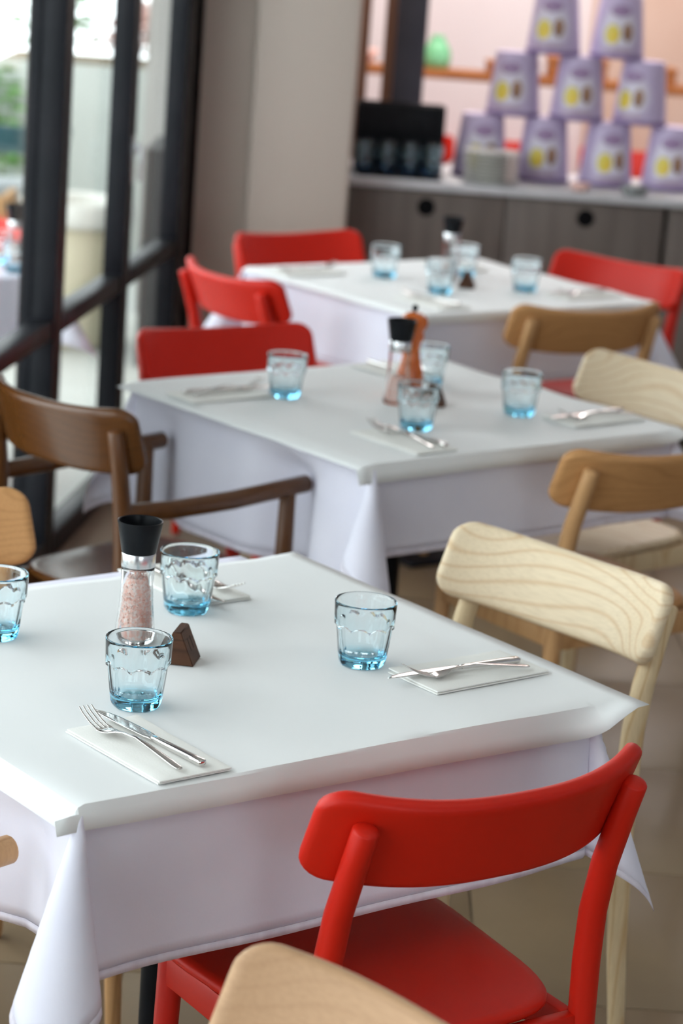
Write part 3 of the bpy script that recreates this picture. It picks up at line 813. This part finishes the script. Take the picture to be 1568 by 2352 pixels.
def knife_mesh():
    mb = MB(); Lh = .222
    loft(mb, [((0, y, .0042), w, t) for y, w, t in ((0, .0052, .0030), (.0015, .0060, .0040), (.02, .0060, .0040), (.06, .0052, .0036), (.092, .0042, .0030), (.100, .0044, .0026))], 12)
    loft(mb, [((x, y, .0040), w, t) for x, y, w, t in ((0, .098, .0042, .0024), (.0005, .104, .0070, .0014), (.001, .112, .0088, .0009), (.001, .15, .0094, .0008), (.0008, .18, .0088, .0007), (-.0004, .20, .0070, .0006), (-.0025, .214, .0040, .0005), (-.0045, .222, .0008, .0004))], 10)
    return mb.me('knife', 'steel')
FORK, KNIFE = fork_mesh(), knife_mesh()
def lay(kind, me, t, p_end, p_tip, label, z, roll=0.0, pitch=0.0):
    """lay cutlery with its handle end and tip at table coordinates"""
    a = tpt(t, *p_end); b = tpt(t, *p_tip); d = b - a
    o = ob(kind, me, None, (a.x, a.y, z)); o.rotation_euler = (pitch, roll, math.atan2(d.y, d.x) - PI / 2)
    return tag(o, label, kind, 'cutlery on the paper napkins')
def setting(t, cx, cy, deg, place, nap, fork=None, knife=None, nz=ZT):
    a = TABLES[t][1]; q = tpt(t, cx, cy)
    o = ob('napkin', NAPS[nap], None, (q.x, q.y, nz), a + math.radians(deg)); tag(o, 'folded white paper napkin ' + place, 'napkin', 'paper napkins on the tables')
    zz = nz + .0078
    if fork: lay('fork', FORK, t, fork[0], fork[1], 'steel fork on the napkin ' + place, zz, *(fork[2:] if len(fork) > 2 else ()))
    if knife: lay('knife', KNIFE, t, knife[0], knife[1], 'steel table knife on the napkin ' + place, zz, *(knife[2:] if len(knife) > 2 else ()))
# nearest table
setting(1, -.240, -.291, 0, 'at the front corner of the nearest table', 0, ((-.254, -.383), (-.262, -.185)), ((-.222, -.383), (-.230, -.161)))
setting(1, .327, -.236, 90, 'at the right of the nearest table', 1, ((.404, -.272), (.226, -.240)), ((.408, -.246), (.186, -.226)))
setting(1, .212, .285, 180, 'at the back of the nearest table', 2, ((.232, .376), (.236, .178)), ((.196, .376), (.188, .154)))
# middle table
setting(2, -.325, .205, 270, 'at the left of the middle table', 1, ((-.400, .190), (-.205, .225)), ((-.412, .215), (-.192, .205)))
setting(2, -.235, -.285, 0, 'at the front corner of the middle table', 2, ((-.238, -.378), (-.235, -.180)), ((-.205, -.378), (-.205, -.156)))
setting(2, .305, -.265, 90, 'at the right of the middle table', 0, ((.402, -.285), (.205, -.265)), ((.404, -.250), (.184, -.255)))
setting(2, .215, .275, 180, 'at the back of the middle table, behind the mills', 1, ((.240, .366), (.250, .170)), ((.205, .366), (.200, .146)))
# farthest table
setting(3, -.300, .250, 270, 'at the left of the farthest table', 2, ((-.385, .235), (-.190, .265)), ((-.392, .262), (-.172, .255)))
setting(3, -.262, -.262, 0, 'at the front of the farthest table', 0, ((-.270, -.352), (-.280, -.155)), ((-.240, -.352), (-.245, -.132)))
setting(3, .275, -.275, 90, 'at the right of the farthest table', 1, ((.372, -.292), (.175, -.280)), ((.374, -.258), (.155, -.262)))
setting(3, .250, .262, 180, 'at the back of the farthest table by the counter', 2, ((.262, .350), (.272, .155)), ((.232, .350), (.232, .130)))

# ------------------------------------------------------------------ things on the counter
TUB_BODY = MB().lathe([(0, .003), (.093, .003), (.0945, .006), (.0940, .018), (.074, .214), (.072, .219), (.069, .2205), (0, .2205)], 48).me('body', 'tub')
TUB_BAND = MB().lathe([(.0930, .0), (.0965, .0), (.0965, .014), (.0930, .016)], 48, closed=True).me('base_band', 'tub_band')
TUBLAB = {(0, 0): 'partly hidden behind the plate stack, in the bottom row', (0, 1): 'just right of the plate stack, bottom row', (0, 2): 'third in the bottom row, right of the pink dish', (0, 3): 'in the bottom row at the right edge',
          (1, 0): 'at the left of the middle row', (1, 1): 'in the centre of the middle row', (1, 2): 'at the right of the middle row, turned aside', (2, 0): 'at the left of the top row', (2, 1): 'at the right of the top row'}
TSP = .224
for (row, i), lb in TUBLAB.items():
    x = .402 + TSP * i + TSP / 2 * row + (-.01 if row == 1 else 0); y = .297 + (.010 if (i + row) % 2 else 0)
    q = cpt(x, y, CT + .0005 + .2215 * row)
    r = empty('cake_tub', q, CR + {(0, 0): .05, (1, 2): -.55, (2, 0): -.25, (1, 0): -.3}.get((row, i), (.08, -.06, .12, -.1)[i]))
    tag(r, 'lavender lemon cake tub ' + lb, 'tub', 'pyramid of lavender tubs')
    ob('body', TUB_BODY, r); ob('base_band', TUB_BAND, r)
# plates
PLATE = MB().lathe([(0, .0), (.055, .0), (.058, .002), (.060, .004), (.098, .010), (.100, .0118), (.098, .0130), (.060, .0072), (0, .0060)], 40).me('plate', 'china')
for k in range(9):
    q = cpt(.432 + .0008 * math.sin(k * 2.3), .094 + .0008 * math.cos(k * 1.7), CT + .0005 + .0124 * k)
    lb = {0: 'lowest white plate of the stack on the counter', 8: 'topmost white plate of the stack on the counter'}.get(k, 'white plate inside the stack of plates on the counter')
    tag(ob('plate', PLATE, None, q, k * .7), lb, 'plate', 'stack of white plates')
# black crate with tumblers before it
cr = empty('black_crate', cpt(-.045, .0, CT), CR); tag(cr, 'black open-fronted box behind the row of tumblers on the counter', 'box')
ob('back_panel', boxme('back_panel', 'black', 0, .312, .33, .345, .0005, .236, bev=.002), cr)
ob('side_panel', boxme('side_panel', 'black', 0, .012, .215, .33, .0005, .236, bev=.002), cr); ob('side_panel', boxme('side_panel', 'black', .300, .312, .215, .33, .0005, .236, bev=.002), cr)
ob('front_panel', boxme('front_panel', 'black', .012, .300, .215, .226, .118, .236, bev=.002), cr)
ob('base_panel', boxme('base_panel', 'black', .012, .300, .03, .33, .0005, .010, bev=.002), cr)
for k in range(4):
    for row in range(2):
        q = cpt(-.006 + .078 * k, .088 + .08 * row, CT + .0105)
        o = tumbler(q.x, q.y, 'deep aqua tumbler on the counter before the black box, %s row, %s' % (('front', 'rear')[row], ('leftmost', 'second from left', 'third from left', 'rightmost')[k]), k * .3, q.z, 'aqua tumblers on the counter', (.88, .88, 1.15)); o.data = TUM_TEAL
dq = cpt(.738, .035, CT + .0005)
o = ob('small_dish', MB().lathe([(0, 0), (.022, 0), (.030, .010), (.036, .026), (.034, .027), (.028, .013), (.018, .006), (0, .005)], 28).me('small_dish', 'pale_pink'), None, dq); tag(o, 'small pale pink dish between two tubs on the counter', 'dish')
dq = cpt(.925, .030, CT + .0005)
o = ob('small_dish', MB().lathe([(0, 0), (.034, 0), (.044, .012), (.05, .03), (.048, .031), (.040, .015), (.028, .007), (0, .006)], 28).me('small_dish', 'grey_dish'), None, dq); tag(o, 'small dark grey dish at the counter edge below the right tubs', 'dish')

# ------------------------------------------------------------------ behind the counter
struct('trim_3', boxme('trim_3', 'post_wood', -.065, -.025, 9.15, 9.24, .0, 3.0, bev=.004))
struct('trim_4', boxme('trim_4', 'post_wood', .030, .075, 9.15, 9.24, .0, 3.0, bev=.004))
struct('trim_5', boxme('trim_5', 'steel_post', .070, .185, 9.0, 9.12, .0, 3.0, bev=.006))
struct('trim_6', boxme('trim_6', 'post_wood', -.025, .030, 9.16, 9.23, .55, .98, bev=.004))
struct('glow_panel', boxme('glow_panel', 'tan', .98, 2.6, 11.16, 11.2, .0, 3.0))  # panel coloured tan to stand for the warm glow at the right
s = empty('high_shelf', (0, 10.25, 0)); tag(s, 'red-brown wooden high shelf in front of the pink wall, behind the tubs', 'shelf')
ob('board', boxme('board', 'shelf_wood', -.32, 1.85, 0, .20, 1.090, 1.128, bev=.004), s)
for x in (-.30, 1.79): ob('upright', boxme('upright', 'shelf_wood', x, x + .04, .07, .13, 0, 1.089, bev=.003), s)
for x0, x1, hh, lb in ((.50, .72, .05, 'low brown wooden box on the high shelf, left of the tubs'), (.77, 1.02, .085, 'brown wooden box on the high shelf seen between the tubs'), (1.12, 1.33, .07, 'brown wooden box on the high shelf at the far right')):
    b = empty('wooden_box', (x0 * .95, 10.28, 1.1285)); tag(b, lb, 'box', 'wooden boxes on the high shelf')
    ob('body', boxme('body', 'shelf_wood', 0, x1 - x0, 0, .15, 0, hh * .7, bev=.003), b); ob('lid', boxme('lid', 'shelf_wood', -.004, x1 - x0 + .004, -.004, .154, hh * .7 + .0005, hh, bev=.003), b)
v = ob('green_vase', MB().lathe([(0, 0), (.052, 0), (.060, .03), (.058, .07), (.040, .105), (.026, .125), (.030, .135), (.026, .136), (.022, .124), (.034, .10), (0, .02)], 30).me('green_vase', 'green'), None, (.262, 10.35, 1.1285)); tag(v, 'green glazed vase on the high shelf beside the dark post', 'vase')
v = ob('bowl', MB().lathe([(0, 0), (.03, 0), (.06, .03), (.072, .06), (.069, .06), (.056, .032), (0, .01)], 30).me('bowl', 'pale_pink'), None, (-.055, 10.35, 1.1285)); tag(v, 'small pink bowl on the shelf seen between the brown posts', 'bowl')
chair(.66, 10.75, 185, 'red', 'red chair beyond the counter, glimpsed between the two left tubs')
chair(1.18, 10.7, 178, 'red', 'red chair beyond the counter, glimpsed between the third and second bottom tubs')
chair(.16, 10.7, 182, 'red', 'red chair beyond the counter, right behind the black box')

# ------------------------------------------------------------------ terrace outside the glazing
struct('ground_terrace', boxme('ground_terrace', 'terrace', -14, -.5, -6, 26, -.14, -.06))
struct('wall_street', boxme('wall_street', 'grey_render', -.99, -.76, 10.6, 14.0, -.06, 3.2))
struct('wall_plinth', boxme('wall_plinth', 'dark_render', -.86, -.70, 9.35, 9.9, -.06, .80))

def shrub(name, x, y, z, r, h, mname, label, n=260, seed=0, cat='plant'):
    rnd = random.Random(seed); root = empty(name, (x, y, z)); tag(root, label, cat, 'plants on the terrace')
    mb = MB()
    for k in range(n):
        a = rnd.random() * 2 * PI; rr = r * math.sqrt(rnd.random()); zz = h * (.15 + .85 * rnd.random()); rr *= math.sin(PI * min(1, .2 + .75 * zz / h)) ** .6
        c = Vector((rr * math.cos(a), rr * math.sin(a), zz)); s = .028 + .03 * rnd.random()
        R = Matrix.Rotation(rnd.random() * 6, 3, 'Z') @ Matrix.Rotation(rnd.uniform(-1, 1), 3, 'X')
        pts = [(-.05, 0, 0), (.35, .28, .06), (.75, .24, .05), (1.1, 0, -.05), (.75, -.24, .05), (.35, -.28, .06)]
        mb.add([c + R @ Vector(p) * s * 1.6 for p in pts], [(0, 1, 2, 3, 4, 5)])
    ob('foliage', mb.me('foliage', mname), root)
    st = MB()
    for k in range(5):
        a = k * 1.3; st.tube([(0.01 * math.cos(a), .01 * math.sin(a), -.02), (r * .3 * math.cos(a), r * .3 * math.sin(a), h * .4), (r * .5 * math.cos(a), r * .5 * math.sin(a), h * .8)], [.006, .005, .003], 6)
    ob('stems', st.me('stems', 'stem'), root)
    return root
# pale concrete planter with shrubs
pl = empty('planter', (-1.46, 12.1, -.06)); tag(pl, 'tall pale concrete planter outside, seen through the second door pane', 'planter')
ob('body', boxme('body', 'concrete', -.40, .42, -.2, .5, 0, .985, bev=.01), pl); ob('soil', boxme('soil', 'stem', -.37, .39, -.17, .47, .985, .992), pl)
shrub('shrub', -1.58, 12.1, .935, .20, .42, 'pale_leaf', 'pale green shrub growing in the concrete planter', 300, 3)
shrub('flowering_shrub', -1.20, 12.2, .935, .16, .30, 'pinkflower', 'pink flowering shrub in the concrete planter', 220, 4)
pot = empty('round_pot', (-1.165, 9.75, -.06)); tag(pot, 'large cream round pot on the terrace behind the second door pane', 'pot')
ob('body', MB().lathe([(0, 0), (.13, 0), (.16, .02), (.205, .30), (.215, .50), (.20, .50), (.18, .30), (0, .28)], 40).me('body', 'cream_pot'), pot)
ob('rim', MB().lathe([(.198, .50), (.226, .50), (.235, .53), (.235, .59), (.22, .60), (.195, .59), (.195, .50)], 40).me('rim', 'china'), pot)
# terrace table with white cloth
TABLES[4] = (Vector((-1.43, 6.80, -.06)), math.radians(39)); TABLES[5] = (Vector((-2.75, 12.9, -.06)), math.radians(39))
for t, lb in ((4, 'terrace table just outside the glass doors under a white cloth'), (5, 'second terrace table farther out under a white cloth')):
    make_table(t, lb)
c4 = make_cloth(4, 'white tablecloth on the terrace table outside the left door pane', .19, 1.1); c5 = make_cloth(5, 'white tablecloth on the farther terrace table', .19, 1.9)
mq = Vector((-.99, 6.85, ZT - .062)); sm = salt_mill(mq.x, mq.y, 'salt mill on the terrace table outside the left door pane', .06, 5); sm.location.z = ZT - .0615
tumbler(-.97, 6.755, G + 'on the terrace table outside', .2, ZT - .0615)
tumbler(-1.05, 6.90, G + 'on the terrace table, beside the outdoor salt mill', .2, ZT - .0615)
chair(-1.31, 7.36, 129, 'red', 'red chair outside at the terrace table, seen through the left door pane', z=-.06)
chair(-1.62, 10.9, 20, 'teal', 'dark teal chair on the terrace, far behind the left door pane', z=-.06)
cu = ob('seat_cushion', MB().box(-.19, .19, -.18, .18, 0, .06, .02).me('seat_cushion', 'grey_fabric'), None, (-1.62, 10.9, -.06 + .4535), math.radians(20)); tag(cu, 'grey cushion on the dark teal terrace chair', 'cushion')
# slatted planter box
bx = empty('slatted_planter', (-1.76, 9.45, -.06)); tag(bx, 'honey-coloured slatted wooden planter outside the left door pane', 'planter')
for k in range(9): ob('slat', boxme('slat', 'crate', -.04 + k * .042, -.04 + k * .042 + .037, -.01, .01, .02, .62, bev=.002), bx)
for k in range(7): ob('slat', boxme('slat', 'crate', .325, .345, .02 + k * .042, .02 + k * .042 + .037, .02, .62, bev=.002), bx)
ob('liner', boxme('liner', 'dark_render', -.02, .32, .015, .30, .03, .58), bx)
shrub('shrub', -1.86, 11.8, -.06, .22, .95, 'leaf', 'dark green bush on the terrace behind the teal chair', 320, 9)
